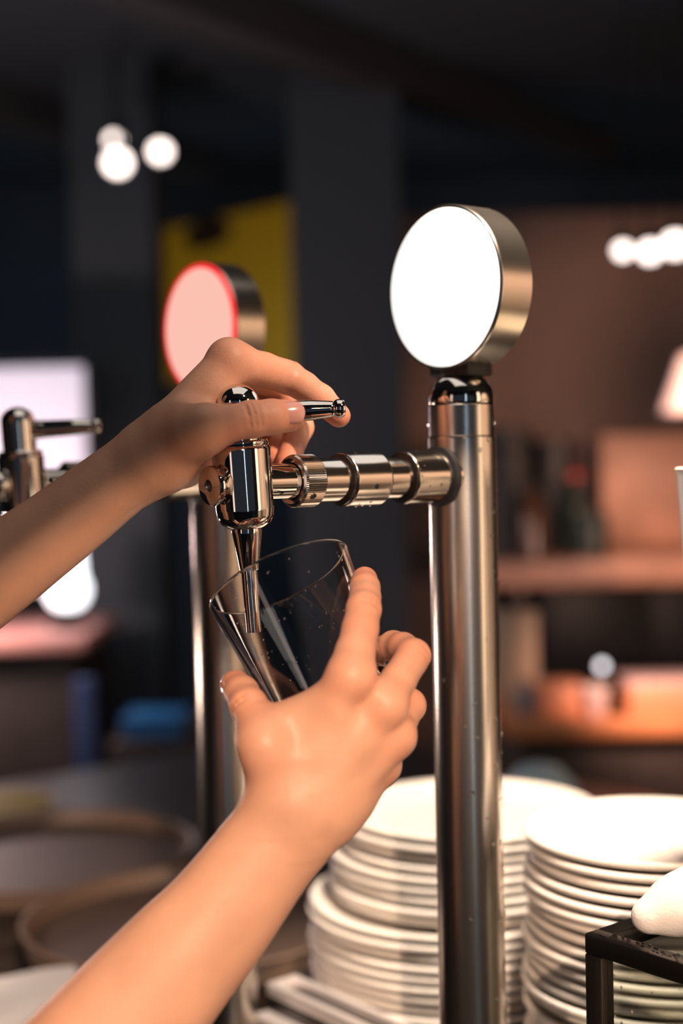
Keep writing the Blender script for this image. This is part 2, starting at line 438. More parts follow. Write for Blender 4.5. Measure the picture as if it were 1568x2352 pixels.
def zg():
    f = random.uniform(.35, .97); a = random.uniform(0, 2 * PI); r_i = gb - th + (gr - gb) * f
    d = Vector((math.cos(a), math.sin(a), 0)); return d * r_i + Vector((0, 0, .003 + (GH - .003) * f)), -d
ds = droplets(zg, 90, (.0002, .0006)).build('splash_drops', MAT['water'], g); ds['kind'] = 'stuff'
ds.matrix_local = axisM(rc - AX * GH, AX)


# ------------------------------------------------------------------ implicit bodies
def smin(a, b, k):
    h = np.clip(.5 + .5 * (b - a) / k, 0, 1)
    return b * (1 - h) + a * h - k * h * (1 - h)


class Field:
    BIG = .05

    def __init__(s, lo, hi, res):
        s.lo = np.array(lo, float); s.res = res
        s.n = np.ceil((np.array(hi) - s.lo) / res).astype(int) + 1

    def empty(s): return np.full(s.n, s.BIG, np.float32)

    def _sl(s, lo, hi):
        a = np.clip(np.floor((lo - s.lo) / s.res).astype(int), 0, s.n - 1)
        b = np.clip(np.ceil((hi - s.lo) / s.res).astype(int) + 1, 1, s.n)
        b = np.maximum(b, a + 1)
        return tuple(slice(a[i], b[i]) for i in range(3))

    def cap(s, F, p0, r0, p1, r1, k=.006, mar=.02, dens=None):
        p0 = np.array(p0, float); p1 = np.array(p1, float); m_ = max(r0, r1) + mar
        sl = s._sl(np.minimum(p0, p1) - m_, np.maximum(p0, p1) + m_)
        ax = [s.lo[i] + s.res * np.arange(sl[i].start, sl[i].stop, dtype=np.float32) for i in range(3)]
        X = ax[0][:, None, None] - p0[0]; Y = ax[1][None, :, None] - p0[1]; Z = ax[2][None, None, :] - p0[2]
        d = p1 - p0; L2 = max(float(d @ d), 1e-12)
        t = np.clip((X * d[0] + Y * d[1] + Z * d[2]) / L2, 0, 1)
        D = np.sqrt((X - t * d[0]) ** 2 + (Y - t * d[1]) ** 2 + (Z - t * d[2]) ** 2) - (r0 + (r1 - r0) * t)
        F[sl] = smin(F[sl], np.minimum(D, s.BIG).astype(np.float32), k)
        return F

    def ell(s, F, c, rad, R=None, k=.008, mar=.02, sub=False):
        c = np.array(c, float); rad = np.array(rad, float)
        sl = s._sl(c - rad.max() - mar, c + rad.max() + mar)
        ax = [s.lo[i] + s.res * np.arange(sl[i].start, sl[i].stop, dtype=np.float32) for i in range(3)]
        X, Y, Z = np.meshgrid(ax[0] - c[0], ax[1] - c[1], ax[2] - c[2], indexing='ij')
        if R is not None:
            R = np.array(R); X, Y, Z = (R[0][0] * X + R[0][1] * Y + R[0][2] * Z, R[1][0] * X + R[1][1] * Y + R[1][2] * Z, R[2][0] * X + R[2][1] * Y + R[2][2] * Z)
        k0 = np.sqrt((X / rad[0]) ** 2 + (Y / rad[1]) ** 2 + (Z / rad[2]) ** 2) + 1e-9
        k1 = np.sqrt((X / rad[0] ** 2) ** 2 + (Y / rad[1] ** 2) ** 2 + (Z / rad[2] ** 2) ** 2) + 1e-9
        D = np.clip(k0 * (k0 - 1) / k1, -s.BIG, s.BIG).astype(np.float32)
        F[sl] = -smin(-F[sl], D, k) if sub else smin(F[sl], D, k)
        return F

    def mesh(s, F):
        """surface nets"""
        S = F < 0
        n = F.shape
        cells = np.zeros([i - 1 for i in n], bool)
        cnt = np.zeros(cells.shape, np.uint8)
        for dx in (0, 1):
            for dy in (0, 1):
                for dz in (0, 1):
                    cnt += S[dx:n[0] - 1 + dx, dy:n[1] - 1 + dy, dz:n[2] - 1 + dz]
        cells = (cnt > 0) & (cnt < 8)
        ci = np.argwhere(cells); idx = -np.ones(cells.shape, np.int64); idx[tuple(ci.T)] = np.arange(len(ci))
        cr = np.array([(a, b, c) for a in (0, 1) for b in (0, 1) for c in (0, 1)])
        val = np.stack([F[tuple((ci + c).T)] for c in cr], 1)
        acc = np.zeros((len(ci), 3)); num = np.zeros(len(ci))
        for i in range(8):
            for j in range(i + 1, 8):
                if np.abs(cr[i] - cr[j]).sum() != 1: continue
                a, b = val[:, i], val[:, j]; m_ = (a < 0) != (b < 0)
                t = np.where(m_, a / np.where(m_, a - b, 1), 0)
                acc += np.where(m_[:, None], cr[i] + (cr[j] - cr[i]) * t[:, None], 0); num += m_
        V = (ci + acc / num[:, None]) * s.res + s.lo
        Q = []
        for ax in range(3):
            o = [i for i in range(3) if i != ax]
            A = [slice(None)] * 3; A[ax] = slice(0, n[ax] - 1); Bq = [slice(None)] * 3; Bq[ax] = slice(1, n[ax])
            d = S[tuple(A)] != S[tuple(Bq)]
            e = np.argwhere(d)
            e = e[(e[:, o[0]] > 0) & (e[:, o[1]] > 0) & (e[:, o[0]] < n[o[0]] - 1) & (e[:, o[1]] < n[o[1]] - 1)]
            q = []
            for (i, j) in ((0, 0), (1, 0), (1, 1), (0, 1)):
                c = e.copy(); c[:, o[0]] -= i; c[:, o[1]] -= j; q.append(idx[tuple(c.T)])
            q = np.stack(q, 1)
            ins = S[tuple(e.T)]
            flip = ins if ax != 1 else ~ins
            q[flip] = q[flip][:, ::-1]
            Q.append(q)
        return V, np.concatenate(Q)


def net_object(name, VQ, material, parent=None, smooth=2):
    V = np.concatenate([v for v, _ in VQ]); off = 0; Qs = []
    for v, q in VQ: Qs.append(q + off); off += len(v)
    Q = np.concatenate(Qs)
    # a little Laplacian smoothing
    E = np.concatenate([Q[:, [i, (i + 1) % 4]] for i in range(4)]); E = np.concatenate([E, E[:, ::-1]])
    deg = np.bincount(E[:, 0], minlength=len(V)).clip(1)[:, None]
    for it in range(smooth):
        for lam in (.5, -.52):
            M_ = np.stack([np.bincount(E[:, 0], weights=V[E[:, 1], c], minlength=len(V)) for c in range(3)], 1) / deg
            V = V + lam * (M_ - V)
    me = bpy.data.meshes.new(name)
    me.vertices.add(len(V)); me.vertices.foreach_set('co', V.astype(np.float32).ravel())
    me.loops.add(Q.size); me.loops.foreach_set('vertex_index', Q.ravel().astype(np.int32))
    me.polygons.add(len(Q)); me.polygons.foreach_set('loop_start', np.arange(0, Q.size, 4, dtype=np.int32))
    me.update(calc_edges=True); me.validate()
    me.polygons.foreach_set('use_smooth', np.ones(len(Q), bool)); me.update()
    bm = bmesh.new(); bm.from_mesh(me); bmesh.ops.recalc_face_normals(bm, faces=bm.faces[:]); bm.to_mesh(me); bm.free()
    me.materials.append(material)
    o = bpy.data.objects.new(name, me); COL.objects.link(o)
    if parent: o.parent = parent
    return o


def crom(pts, rad, n=18):
    """dense Catmull-Rom run through points and radii"""
    P4 = [np.append(np.array(p, float), r) for p, r in zip(pts, rad)]
    P4 = [2 * P4[0] - P4[1]] + P4 + [2 * P4[-1] - P4[-2]]
    out = []
    for i in range(1, len(P4) - 2):
        a, b, c, d = P4[i - 1:i + 3]
        for t in np.linspace(0, 1, n, endpoint=False):
            out.append(.5 * (2 * b + (c - a) * t + (2 * a - 5 * b + 4 * c - d) * t * t + (3 * b - a - 3 * c + d) * t ** 3))
    out.append(P4[-2])
    return [(q[:3], q[3]) for q in out]


def bbox(F, ch, mar=.03):
    p = np.array([list(q) for q, _ in ch])
    return F._sl(p.min(0) - mar - .01, p.max(0) + mar + .01)


def limb(F, G, chains, k):
    """each chain a hard union of cones, chains blended into G"""
    for ch, kk in chains:
        H_ = F.empty(); sl = bbox(F, ch, .07)
        for (a, ra), (b, rb) in zip(ch, ch[1:]): F.cap(H_, a, ra, b, rb, 1e-5)
        G[sl] = smin(G[sl], H_[sl], kk)
    return G


def hand(F, arm, palm, fingers, bumps=(), pits=(), grooves=(), kf=.007):
    G = limb(F, F.empty(), arm, .01)
    for p0, r0, p1, r1, k_ in palm: F.cap(G, p0, r0, p1, r1, k_)
    for c, r, k_ in bumps: F.ell(G, c, (r, r, r), k=k_)
    for c, r, k_ in pits: F.ell(G, c, (r, r, r), k=k_, sub=True)
    out = G.copy()
    for ch in fingers:
        H_ = F.empty(); sl = bbox(F, ch)
        for (a, ra), (b, rb) in zip(ch, ch[1:]): F.cap(H_, a, ra, b, rb, .0022)
        out[sl] = smin(out[sl], smin(G[sl], H_[sl], kf), .0009)
    for c, d, nrm, w, dep in grooves:                       # skin folds over a joint
        d = Vector(d).normalized(); nrm = Vector(nrm); nrm = (nrm - d * nrm.dot(d)).normalized(); s_ = d.cross(nrm)
        pts = [Vector(c) + (s_ * math.sin(a) + nrm * math.cos(a)) * w for a in np.linspace(-.75, .75, 7)]
        for a, b in zip(pts, pts[1:]):
            H_ = F.cap(F.empty(), a, dep, b, dep, 1e-5, .004)
            sl = F._sl(np.minimum(a, b) - .006, np.maximum(a, b) + .006)
            out[sl] = -smin(-out[sl], H_[sl], .0012)
    return out


mm = .001
# right hand: round the glass
rw = [P(668, 1892, .715), P(600, 1975, .713), P(500, 2108, .709), P(400, 2220, .705), P(252, 2392, .700), P(130, 2530, .695), P(20, 2660, .690)]
rr_ = [x_ * mm for x_ in (18.5, 19.0, 21.5, 24.5, 29, 31, 31)]
off = (RGT * .74 - UPV * .68)
Rarm = [(crom([q + off * (-.0072) for q in rw], rr_), .01), (crom([q + off * .0072 for q in rw], rr_), .012)]
mcp = dict(i=P(806, 1556, .705), m=P(880, 1618, .711), r=P(903, 1690, .720), p=P(872, 1757, .729))
car = dict(i=P(672, 1815, .714), m=P(705, 1840, .711), r=P(735, 1860, .714), p=P(762, 1880, .719))
Rpalm = []
for q, r0, r1 in (('i', 14.5, 10.4), ('m', 14.5, 10.2), ('r', 14, 9.8), ('p', 13.5, 9.0)):
    Rpalm.append((car[q], r0 * mm, mcp[q], r1 * mm, .0065))
Rpalm += [(P(640, 1810, .713), .0155, P(612, 1705, .708), .0128, .012),
          (P(655, 1750, .715), .0120, P(800, 1670, .716), .0115, .012),
          (P(628, 1664, .713), .0092, P(762, 1618, .711), .0105, .009),
          (P(740, 1760, .724), .014, P(840, 1700, .724), .012, .012),
          (P(690, 1850, .716), .0165, P(775, 1830, .722), .0125, .014)]
toC = -FWD
Rbump = [(mcp['i'] + toC * .0018 + UPV * .001, .0096, .008), (mcp['m'] + toC * .0014, .0092, .008), (mcp['r'] + toC * .0015, .0084, .007), (mcp['p'] + toC * .0025 + RGT * .001, .0078, .005),
         (P(604, 1714, .706), .0088, .012)]
Rpit = [(P(845, 1640, .690), .0062, .010), (P(880, 1690, .693), .0058, .009), (P(700, 1665, .685), .008, .016)]
Rf = [[(mcp['i'], 10.6 * mm), (P(815, 1500, .714), 9.9 * mm), (P(827, 1445, .723), 9.2 * mm), (P(835, 1398, .732), 8.9 * mm), (P(838, 1372, .741), 8.0 * mm), (P(838, 1350, .749), 7.7 * mm), (P(837, 1331, .757), 6.9 * mm)],
      [(mcp['m'], 10.4 * mm), (P(915, 1562, .722), 8.9 * mm), (P(949, 1507, .736), 8.9 * mm), (P(925, 1487, .750), 7.7 * mm), (P(903, 1483, .763), 7.8 * mm), (P(868, 1493, .782), 6.7 * mm)],
      [(mcp['r'], 10 * mm), (P(920, 1655, .733), 8.4 * mm), (P(939, 1620, .745), 8.7 * mm), (P(900, 1580, .775), 7.6 * mm), (P(860, 1582, .795), 6.7 * mm)],
      [(mcp['p'], 9.0 * mm), (P(898, 1692, .752), 7.6 * mm), (P(872, 1655, .775), 6.8 * mm), (P(840, 1650, .790), 6.0 * mm)],
      [(P(622, 1722, .710), 12.2 * mm), (P(600, 1688, .711), 10.9 * mm), (P(586, 1652, .716), 9.3 * mm), (P(571, 1622, .722), 9.6 * mm), (P(555, 1592, .735), 8.9 * mm), (P(541, 1574, .744), 8.0 * mm)]]
ax_ = Rf[0][3][0] - Rf[0][2][0]
Rgr = [(Rf[0][3][0] + ax_.normalized() * o_, ax_, toC + RGT * .35, .0090, .00055) for o_ in (-.0022, 0, .0024)]
ax_ = Rf[4][3][0] - Rf[4][2][0]
Rgr += [(Rf[4][3][0] + ax_.normalized() * o_, ax_, toC - RGT * .6, .0096, .00055) for o_ in (-.002, .0008)]
ax_ = Rf[1][2][0] - Rf[1][1][0]
Rgr += [(Rf[1][2][0] + ax_.normalized() * o_, ax_, RGT + toC * .4, .0090, .0005) for o_ in (-.002, .001)]
FR = Field((-.215, .635, CZ - .375), (.065, .83, CZ - .055), .00105)
VR = FR.mesh(hand(FR, Rarm, Rpalm, Rf, Rbump, Rpit, Rgr))

# left hand: thumb and index on the lever
lw = [P(362, 1040, .777), P(280, 1098, .774), P(150, 1200, .769), P(0, 1310, .764), P(-220, 1465, .752), P(-430, 1620, .740)]
rl_ = [x_ * mm for x_ in (17, 17.2, 19, 21.5, 26, 31)]
off2 = (RGT * .6 + UPV * .8) * .0055 + FWD * .0045
Larm = [(crom([q - off2 for q in lw], rl_), .01), (crom([q + off2 for q in lw], rl_), .012)]
lm = dict(i=P(528, 832, .788), m=P(522, 845, .812), r=P(505, 870, .834), p=P(480, 905, .850))
lc = dict(i=P(395, 985, .775), m=P(392, 1000, .786), r=P(395, 1020, .798), p=P(402, 1040, .808))
Lpalm = []
for q, r0, r1 in (('i', 14, 11.2), ('m', 14, 11.4), ('r', 14, 11), ('p', 14, 10)):
    Lpalm.append((lc[q], r0 * mm, lm[q], r1 * mm, .007))
Lpalm += [(P(365, 1045, .770), .0185, P(432, 1000, .759), .0145, .012),
          (P(405, 990, .767), .0140, P(470, 985, .754), .0122, .010),
          (P(425, 965, .770), .0095, P(492, 885, .788), .0085, .008),
          (P(420, 1065, .795), .0130, P(470, 1010, .830), .0110, .012)]
Lbump = [(lm['i'] + UPV * .0025 - RGT * .001, .0096, .005), (P(400, 1075, .768), .008, .010)]
Lpit = [(P(462, 900, .758), .006, .012)]
Lf = [[(lm['i'], 11.4 * mm), (P(560, 838, .794), 10.2 * mm), (P(605, 850, .802), 9.8 * mm), (P(660, 866, .813), 9.6 * mm), (P(698, 888, .811), 8.3 * mm), (P(736, 916, .806), 8.1 * mm), (P(778, 955, .797), 6.6 * mm)],
      [(lm['m'], 11.2 * mm), (P(600, 868, .832), 9.2 * mm), (P(652, 890, .845), 9.4 * mm), (P(678, 935, .842), 8.2 * mm), (P(688, 982, .834), 8.1 * mm), (P(659, 1062, .816), 6.4 * mm)],
      [(lm['r'], 10.6 * mm), (P(615, 915, .862), 9.0 * mm), (P(660, 990, .850), 7.8 * mm), (P(630, 1052, .826), 6.4 * mm)],
      [(lm['p'], 9.6 * mm), (P(565, 960, .872), 7.8 * mm), (P(603, 1015, .862), 6.8 * mm), (P(590, 1050, .848), 5.8 * mm)],
      [(P(440, 990, .756), 13.0 * mm), (P(478, 982, .751), 11.6 * mm), (P(530, 972, .753), 9.5 * mm), (P(577, 963, .756), 9.9 * mm), (P(622, 958, .760), 9.4 * mm), (P(661, 955, .765), 8.9 * mm)]]
ax_ = Lf[4][3][0] - Lf[4][2][0]
Lgr = [(Lf[4][3][0] + ax_.normalized() * o_, ax_, toC + UPV * .2, .0100, .0006) for o_ in (-.003, .0002, .0030)]
ax_ = Lf[0][3][0] - Lf[0][2][0]
Lgr += [(Lf[0][3][0] + ax_.normalized() * o_, ax_, UPV, .0098, .0005) for o_ in (-.002, .001)]
FL = Field((-.335, .69, CZ - .175), (.02, .895, CZ + .09), .00105)
VL = FL.mesh(hand(FL, Larm, Lpalm, Lf, Lbump, Lpit, Lgr))

# the rest of the figure, standing left of the frame
FB = Field((-.78, .28, .02), (-.12, 1.02, 1.86), .007)
shR, shL = Vector((-.38, .55, CZ - .16)), Vector((-.50, .84, CZ + .02))
chest = (shR + shL) / 2 + Vector((-.01, 0, -.02)); hip = Vector((-.56, .63, CZ - .60))
hd = Vector((-.415, .69, CZ + .215))
G = FB.empty()
C_ = lambda a, ra, b, rb, k=.03: FB.cap(G, a, ra, b, rb, k, .05)
C_(shR, .050, rw[6], .037); C_(shL, .050, lw[5], .037)
C_(rw[6], .037, rw[5], .0345); C_(lw[5], .037, lw[4], .030)
C_(shR, .055, chest, .095, .05); C_(shL, .055, chest, .095, .05)
C_(chest, .105, hip, .110, .05)
C_(chest + Vector((0, 0, .06)), .055, hd - Vector((.02, 0, .05)), .050, .03)
FB.ell(G, hd, (.092, .074, .112), k=.02, mar=.05)
FB.ell(G, hd + Vector((.045, 0, -.055)), (.050, .052, .055), k=.03, mar=.05)
FB.ell(G, hd + Vector((.095, 0, -.018)), (.018, .011, .022), k=.012, mar=.05)
for s in (-1, 1): FB.ell(G, hd + Vector((-.01, s * .076, -.012)), (.018, .009, .030), k=.008, mar=.05)
for s in (-1, 1):
    kn_ = Vector((-.54, .63 + s * .10, .50)); an = Vector((-.56, .63 + s * .11, .09))
    C_(hip + Vector((0, s * .07, -.02)), .082, kn_, .056); C_(kn_, .056, an, .040)
VBq = FB.mesh(G)
person = net_object('person', [VR, VL, VBq], MAT['skin'], smooth=4)
pv = np.empty(len(person.data.vertices) * 3, np.float32); person.data.vertices.foreach_get('co', pv); pv = pv.reshape(-1, 3)
fl = np.zeros(len(pv), np.float32)
for fingers in (Rf, Lf):
    for ch in fingers:
        for q_, (p_, r_) in enumerate(ch):
            tip = q_ == len(ch) - 1; wgt = .9 if tip else (.65 if q_ in (0, 2, 3) else .3)
            d2 = ((pv - np.array(p_)) ** 2).sum(1); fl = np.maximum(fl, wgt * np.exp(-d2 / (2 * (.0105 if not tip else .011) ** 2)))
at_ = person.data.attributes.new('flush', 'FLOAT', 'POINT'); at_.data.foreach_set('value', fl)
mo = P(117, 1103, .748)
MB().lathe([(0, -1), (.7, -.7), (1, 0), (.7, .7), (0, 1)], 14, axisM(mo - (CAM - mo).normalized() * 0, CAM - mo) @ Matrix.Diagonal((.0011, .0013, .0006, 1))).build('mole', MAT['brownbottle'], person)
tag(person, 'person drawing beer, bare arms, left hand on the tap lever, right hand holding a glass', 'person')


def shell(name, parts, m, grow, res=.007, smooth=2):
    Fs = FB.empty()
    for a, ra, b, rb in parts: FB.cap(Fs, a, ra + grow, b, rb + grow, .04, .05)
    return net_object(name, [FB.mesh(Fs)], MAT[m], person, smooth)


mR = shR.lerp(rw[6], .45); mL = shL.lerp(lw[5], .45)
shell('shirt', [(shR, .055, mR, .052), (shL, .055, mL, .052), (shR, .058, chest, .097), (shL, .058, chest, .097), (chest, .107, hip, .112)], 'shirt', .008)
shell('trousers', [q for s in (-1, 1) for q in ((hip + Vector((0, s * .07, -.02)), .086, Vector((-.54, .63 + s * .10, .50)), .062), (Vector((-.54, .63 + s * .10, .50)), .062, Vector((-.56, .63 + s * .11, .12)), .05))], 'trousers', .008)
for s in (-1, 1):
    MB().lathe([(0, 0), (.8, 0), (1, .12), (1, .4), (.8, .75), (.4, .95), (0, 1)], 20, Matrix.Translation((-.52, .63 + s * .11, 0.001)) @ Matrix.Diagonal((.135, .052, .11, 1))).build('shoe', MAT['shoe'], person)
Fs = FB.empty(); FB.ell(Fs, hd + Vector((-.014, 0, .018)), (.094, .083, .112), k=.01, mar=.05); FB.ell(Fs, hd + Vector((-.085, 0, -.02)), (.05, .06, .08), k=.03, mar=.05)
FB.ell(Fs, hd + Vector((.10, 0, -.06)), (.075, .08, .115), k=.008, mar=.05, sub=True)
net_object('hair', [FB.mesh(Fs)], MAT['hair'], person, 2)
for s in (-1, 1):
    MB().lathe([(0, -1), (.7, -.7), (1, 0), (.7, .7), (0, 1)], 16, Matrix.Translation(hd + Vector((.079, s * .032, .004))) @ Matrix.Diagonal((.011, .013, .009, 1))).build('eye', MAT['eye'], person)
MB().lathe([(0, -1), (.7, -.7), (1, 0), (.7, .7), (0, 1)], 16, Matrix.Translation(hd + Vector((.091, 0, -.062))) @ Matrix.Diagonal((.006, .022, .007, 1))).build('mouth', MAT['lip'], person)


def nail(c, d, nrm, w, l, curve):
    """curved nail plate: c centre on the finger axis, nrm outwards, d towards the tip"""
    d = Vector(d).normalized(); nrm = (Vector(nrm) - d * Vector(nrm).dot(d)).normalized(); s = d.cross(nrm)
    n, k_ = 10, 10; top, bot = [], []
    for lay, hgt in ((top, .0004), (bot, -.0012)):
        for i in range(n + 1):
            for j in range(k_ + 1):
                a = (i / n - .5) * 2; b = j / k_
                sup = (1 - abs(b * 2 - 1) ** 3.2) ** (1 / 3.2) if 0 < b < 1 else 0
                ww = a * w * max(sup, .25)
                th_ = ww / curve
                p = Vector(c) + s * (math.sin(th_) * curve) + nrm * (math.cos(th_) * curve + hgt - .0006 * (b - .4) ** 2 * 4) + d * ((b - .5) * l)
                lay.append(p)
    mb = MB(); vs = top + bot; o = (n + 1) * (k_ + 1); fs = []
    for i in range(n):
        for j in range(k_):
            a = i * (k_ + 1) + j; q = (a, a + 1, a + k_ + 2, a + k_ + 1)
            fs.append(q); fs.append(tuple(o + x_ for x_ in q[::-1]))
    for i in range(n):
        for j in (0, k_):
            a = i * (k_ + 1) + j; b = a + k_ + 1; fs.append((a, b, b + o, a + o))
    for j in range(k_):
        for i in (0, n):
            a = i * (k_ + 1) + j; fs.append((a, a + 1, a + 1 + o, a + o))
    return mb.add(vs, fs).build('fingernail', MAT['nail'], person, 60)


th = Lf[4]
nail(P(664, 954, .7645), th[4][0] - th[3][0], -FWD + UPV * .12, .0066, .0125, .0086)
nail(P(671, 1040, .821), P(659, 1060, .816) - P(690, 972, .836), RGT * .9 - FWD * .4, .0046, .0105, .0062)
nail(P(545, 1580, .741), P(541, 1574, .744) - P(572, 1622, .722), -RGT + UPV * -.15, .0060, .0115, .0084)


# ------------------------------------------------------------------ plates
def plate_mesh(R):
    p = [(0, .003), (R * .56, .003), (R * .575, 0), (R * .60, 0), (R * .61, .0030), (R * .82, .0078), (R * .93, .0116), (R * .975, .0124), (R * .994, .0132), (R, .0148), (R * .998, .0166), (R * .985, .0176), (R * .955, .0172), (R * .80, .0116), (R * .60, .0074), (R * .3, .0066), (0, .0064)]
    o = MB().lathe(p, 72).build('plate', MAT['plate'], sharp=60); me = o.data; bpy.data.objects.remove(o); return me


ORD = ['topmost', 'second', 'third', 'fourth', 'fifth', 'sixth', 'seventh', 'eighth', 'ninth', 'tenth', 'eleventh', 'twelfth', 'thirteenth', 'fourteenth', 'fifteenth', 'sixteenth', 'seventeenth', 'eighteenth', 'nineteenth', 'twentieth', 'twenty-first', 'twenty-second', 'twenty-third', 'twenty-fourth', 'twenty-fifth', 'twenty-sixth', 'twenty-seventh', 'twenty-eighth', 'twenty-ninth', 'thirtieth']
PITCHP = .0078
RZ = CZ - .445                  # top of the riser the stacks stand on


def stack(top, spec, where, group):
    """spec: list of (mesh, count, dx)"""
    z = top.z - .0172; i = 0; items = []
    for me, cnt, dx in spec:
        for _ in range(cnt): items.append((me, dx))
    total = int((z - RZ) / PITCHP)
    pitch = (z - RZ) / total
    while len(items) < total + 1: items.append((items[-1][0], items[-1][1]))
    for i, (me, dx) in enumerate(items[:total + 1]):
        o = bpy.data.objects.new('plate', me); COL.objects.link(o)
        o.location = (top.x + dx + random.uniform(-.0026, .0026), top.y + random.uniform(-.0025, .0025), z - pitch * i + .0002)
        o.rotation_euler = (0, 0, random.uniform(0, 6))
        w = ORD[min(i, len(ORD) - 1)]
        w = 'topmost plate' if i == 0 else w + ' plate from the top'
        tag(o, 'white %s of the stack %s' % (w, where), 'plate', group)


sA, sB = P(1074, 1850, 1.20), P(1512, 1902, 1.0)
rs = thing('plate_riser', 'low dark wooden riser carrying both plate stacks', 'riser')
MB().box((.716, .55, RZ - .018), (.95, .985, RZ), BM, .002).build('riser_top', MAT['darkwood'], rs)
for v_ in (.56, .955):
    MB().box((.73, v_, CTOP), (.94, v_ + .02, RZ - .018), BM, .002).build('riser_side', MAT['darkwood'], rs)
stack(sA, [(plate_mesh(.107), 4, 0), (plate_mesh(.112), 5, -.005), (plate_mesh(.122), 40, -.013)], 'behind the near tap column', 'plates stacked behind the near tap column')
stack(sB, [(plate_mesh(.0925), 3, 0), (plate_mesh(.0960), 40, .001)], 'beside the glass case', 'plates stacked beside the glass case')

# ------------------------------------------------------------------ glass case
cc = P(1340, 2142, .80)
u0, v0 = -(cc.x * B.x + cc.y * B.y), cc.x * RR.x + cc.y * RR.y
zt = cc.z
case = thing('glass_case', 'dark metal framed glass case with wet top rail at bottom right', 'display case')
w, D_, L_ = .0115, .30, .50
bar = lambda a, b: MB().box((min(a[0], b[0]), min(a[1], b[1]), min(a[2], b[2])), (max(a[0], b[0]), max(a[1], b[1]), max(a[2], b[2])), BM, .0011)
for uu in (u0, u0 + D_ - w):
    for vv in (v0 - w, v0 - L_):
        bar((uu, vv, CTOP), (uu + w, vv + w, zt - w)).build('post', MAT['darkmetal'], case)
for zz in (zt - w, CTOP):
    for uu in (u0, u0 + D_ - w): bar((uu, v0 - L_, zz), (uu + w, v0, zz + w)).build('long_rail', MAT['darkmetal'], case)
    for vv in (v0 - w, v0 - L_): bar((u0 + w, vv, zz), (u0 + D_ - w, vv + w, zz + w)).build('short_rail', MAT['darkmetal'], case)
bar((u0 + w, v0 - L_ + w, zt - w * .55), (u0 + D_ - w, v0 - w, zt - w * .30)).build('top_pane', MAT['pane'], case)
bar((u0 + w * .4, v0 - L_ + w, CTOP + w), (u0 + w * .65, v0 - w, zt - w)).build('front_pane', MAT['pane'], case)
bar((u0 + w, v0 - w * .65, CTOP + w), (u0 + D_ - w, v0 - w * .4, zt - w)).build('end_pane', MAT['pane'], case)
bar((u0 + D_ - w * .65, v0 - L_ + w, CTOP + w), (u0 + D_ - w * .4, v0 - w, zt - w)).build('back_pane', MAT['pane'], case)
def zr():
    return BP(u0 + random.uniform(.001, w - .001), v0 - random.uniform(.001, .085), zt), Vector((0, 0, 1))
dr = droplets(zr, 46, (.0004, .0013)).build('rail_droplets', MAT['water'], case); dr['kind'] = 'stuff'
def zp():
    return BP(u0 + w * .4, v0 - random.uniform(w, .12), zt - random.uniform(.015, .10)), B
dr = droplets(zp, 60, (.0003, .0010)).build('pane_droplets', MAT['water'], case); dr['kind'] = 'stuff'

# folded white towel lying on the case
q = P(1489, 2120, .797)
FT = Field((q.x - .03, q.y - .12, zt - .005), (q.x + .22, q.y + .16, zt + .09), .0022)
G = FT.empty()
tz = zt - .001
T_ = lambda x_, y_, h: Vector((q.x + x_, q.y + y_, tz + h))
FT.cap(G, T_(0, 0, .0105), .0098, T_(.018, .003, .0155), .0148, .010)
FT.cap(G, T_(.018, .003, .0155), .0148, T_(.050, .010, .026), .022, .012)
FT.cap(G, T_(.050, .010, .026), .022, T_(.12, .02, .032), .028, .012)
FT.cap(G, T_(.030, -.016, .0095), .0090, T_(.11, -.028, .0145), .0140, .010)
towel = net_object('towel', [FT.mesh(G)], MAT['towel'], smooth=2)
tag(towel, 'white rolled towel lying on top of the glass case', 'towel')

# cream jug on the case
jx = P(1553, 1074, .86)
jr, jb, jh = .045, .0275, jx.z - zt
j = thing('jug', 'tall cream tapered jug, a sliver at the right edge above the glass case', 'jug', (jx.x + jr, jx.y, zt))
MB().lathe([(0, 0), (jb - .002, 0), (jb, .002), (jr - .001, jh - .004), (jr, jh - .001), (jr - .001, jh), (jr - .003, jh - .002), (jb - .003, .008), (0, .006)], 64).build('jug_body', MAT['cream'], j)
hp = MB()
pts = [Vector((jr - .006 + .03 * math.sin(a), 0, jh * .62 - .07 * math.cos(a))) for a in np.linspace(0, PI, 12)]
for a, b in zip(pts, pts[1:]): hp.lathe(rodprof(.005, (b - a).length + .002), 12, axisM(a, b - a))
hp.build('jug_handle', MAT['cream'], j)

# ------------------------------------------------------------------ counter things on the left
def round_tray(name, label, c, R, sup_label):
    t = thing(name, label, 'tray', c)
    MB().lathe([(0, 0), (R - .012, 0), (R - .010, .004), (R - .012, .006), (0, .006)], 96).build('tray_base', MAT['tray'], t)
    MB().lathe([(R - .014, 0), (R - .004, 0), (R, .018), (R + .002, .0225), (R - .001, .024), (R - .005, .022), (R - .012, .005)], 96, close=True).build('tray_rim', MAT['trayrim'], t)
    s = thing('crate', sup_label, 'crate', (c.x, c.y, CTOP), .3)
    h = c.z - CTOP - .001; a = R * .62
    MB().box((-a, -a, h - .012), (a, a, h), None, .002).build('crate_top', MAT['darkwood'], s)
    n = max(1, int(h / .03)); sl = (h - .012) / n
    for k_ in range(n):
        for (lo_, hi_) in (((-a, -a), (a, -a + .01)), ((-a, a - .01), (a, a)), ((-a, -a + .01), (-a + .01, a - .01)), ((a - .01, -a + .01), (a, a - .01))):
            MB().box((lo_[0], lo_[1], k_ * sl + .001), (hi_[0], hi_[1], (k_ + 1) * sl - .002), None, .001).build('slat', MAT['darkwood'], s)


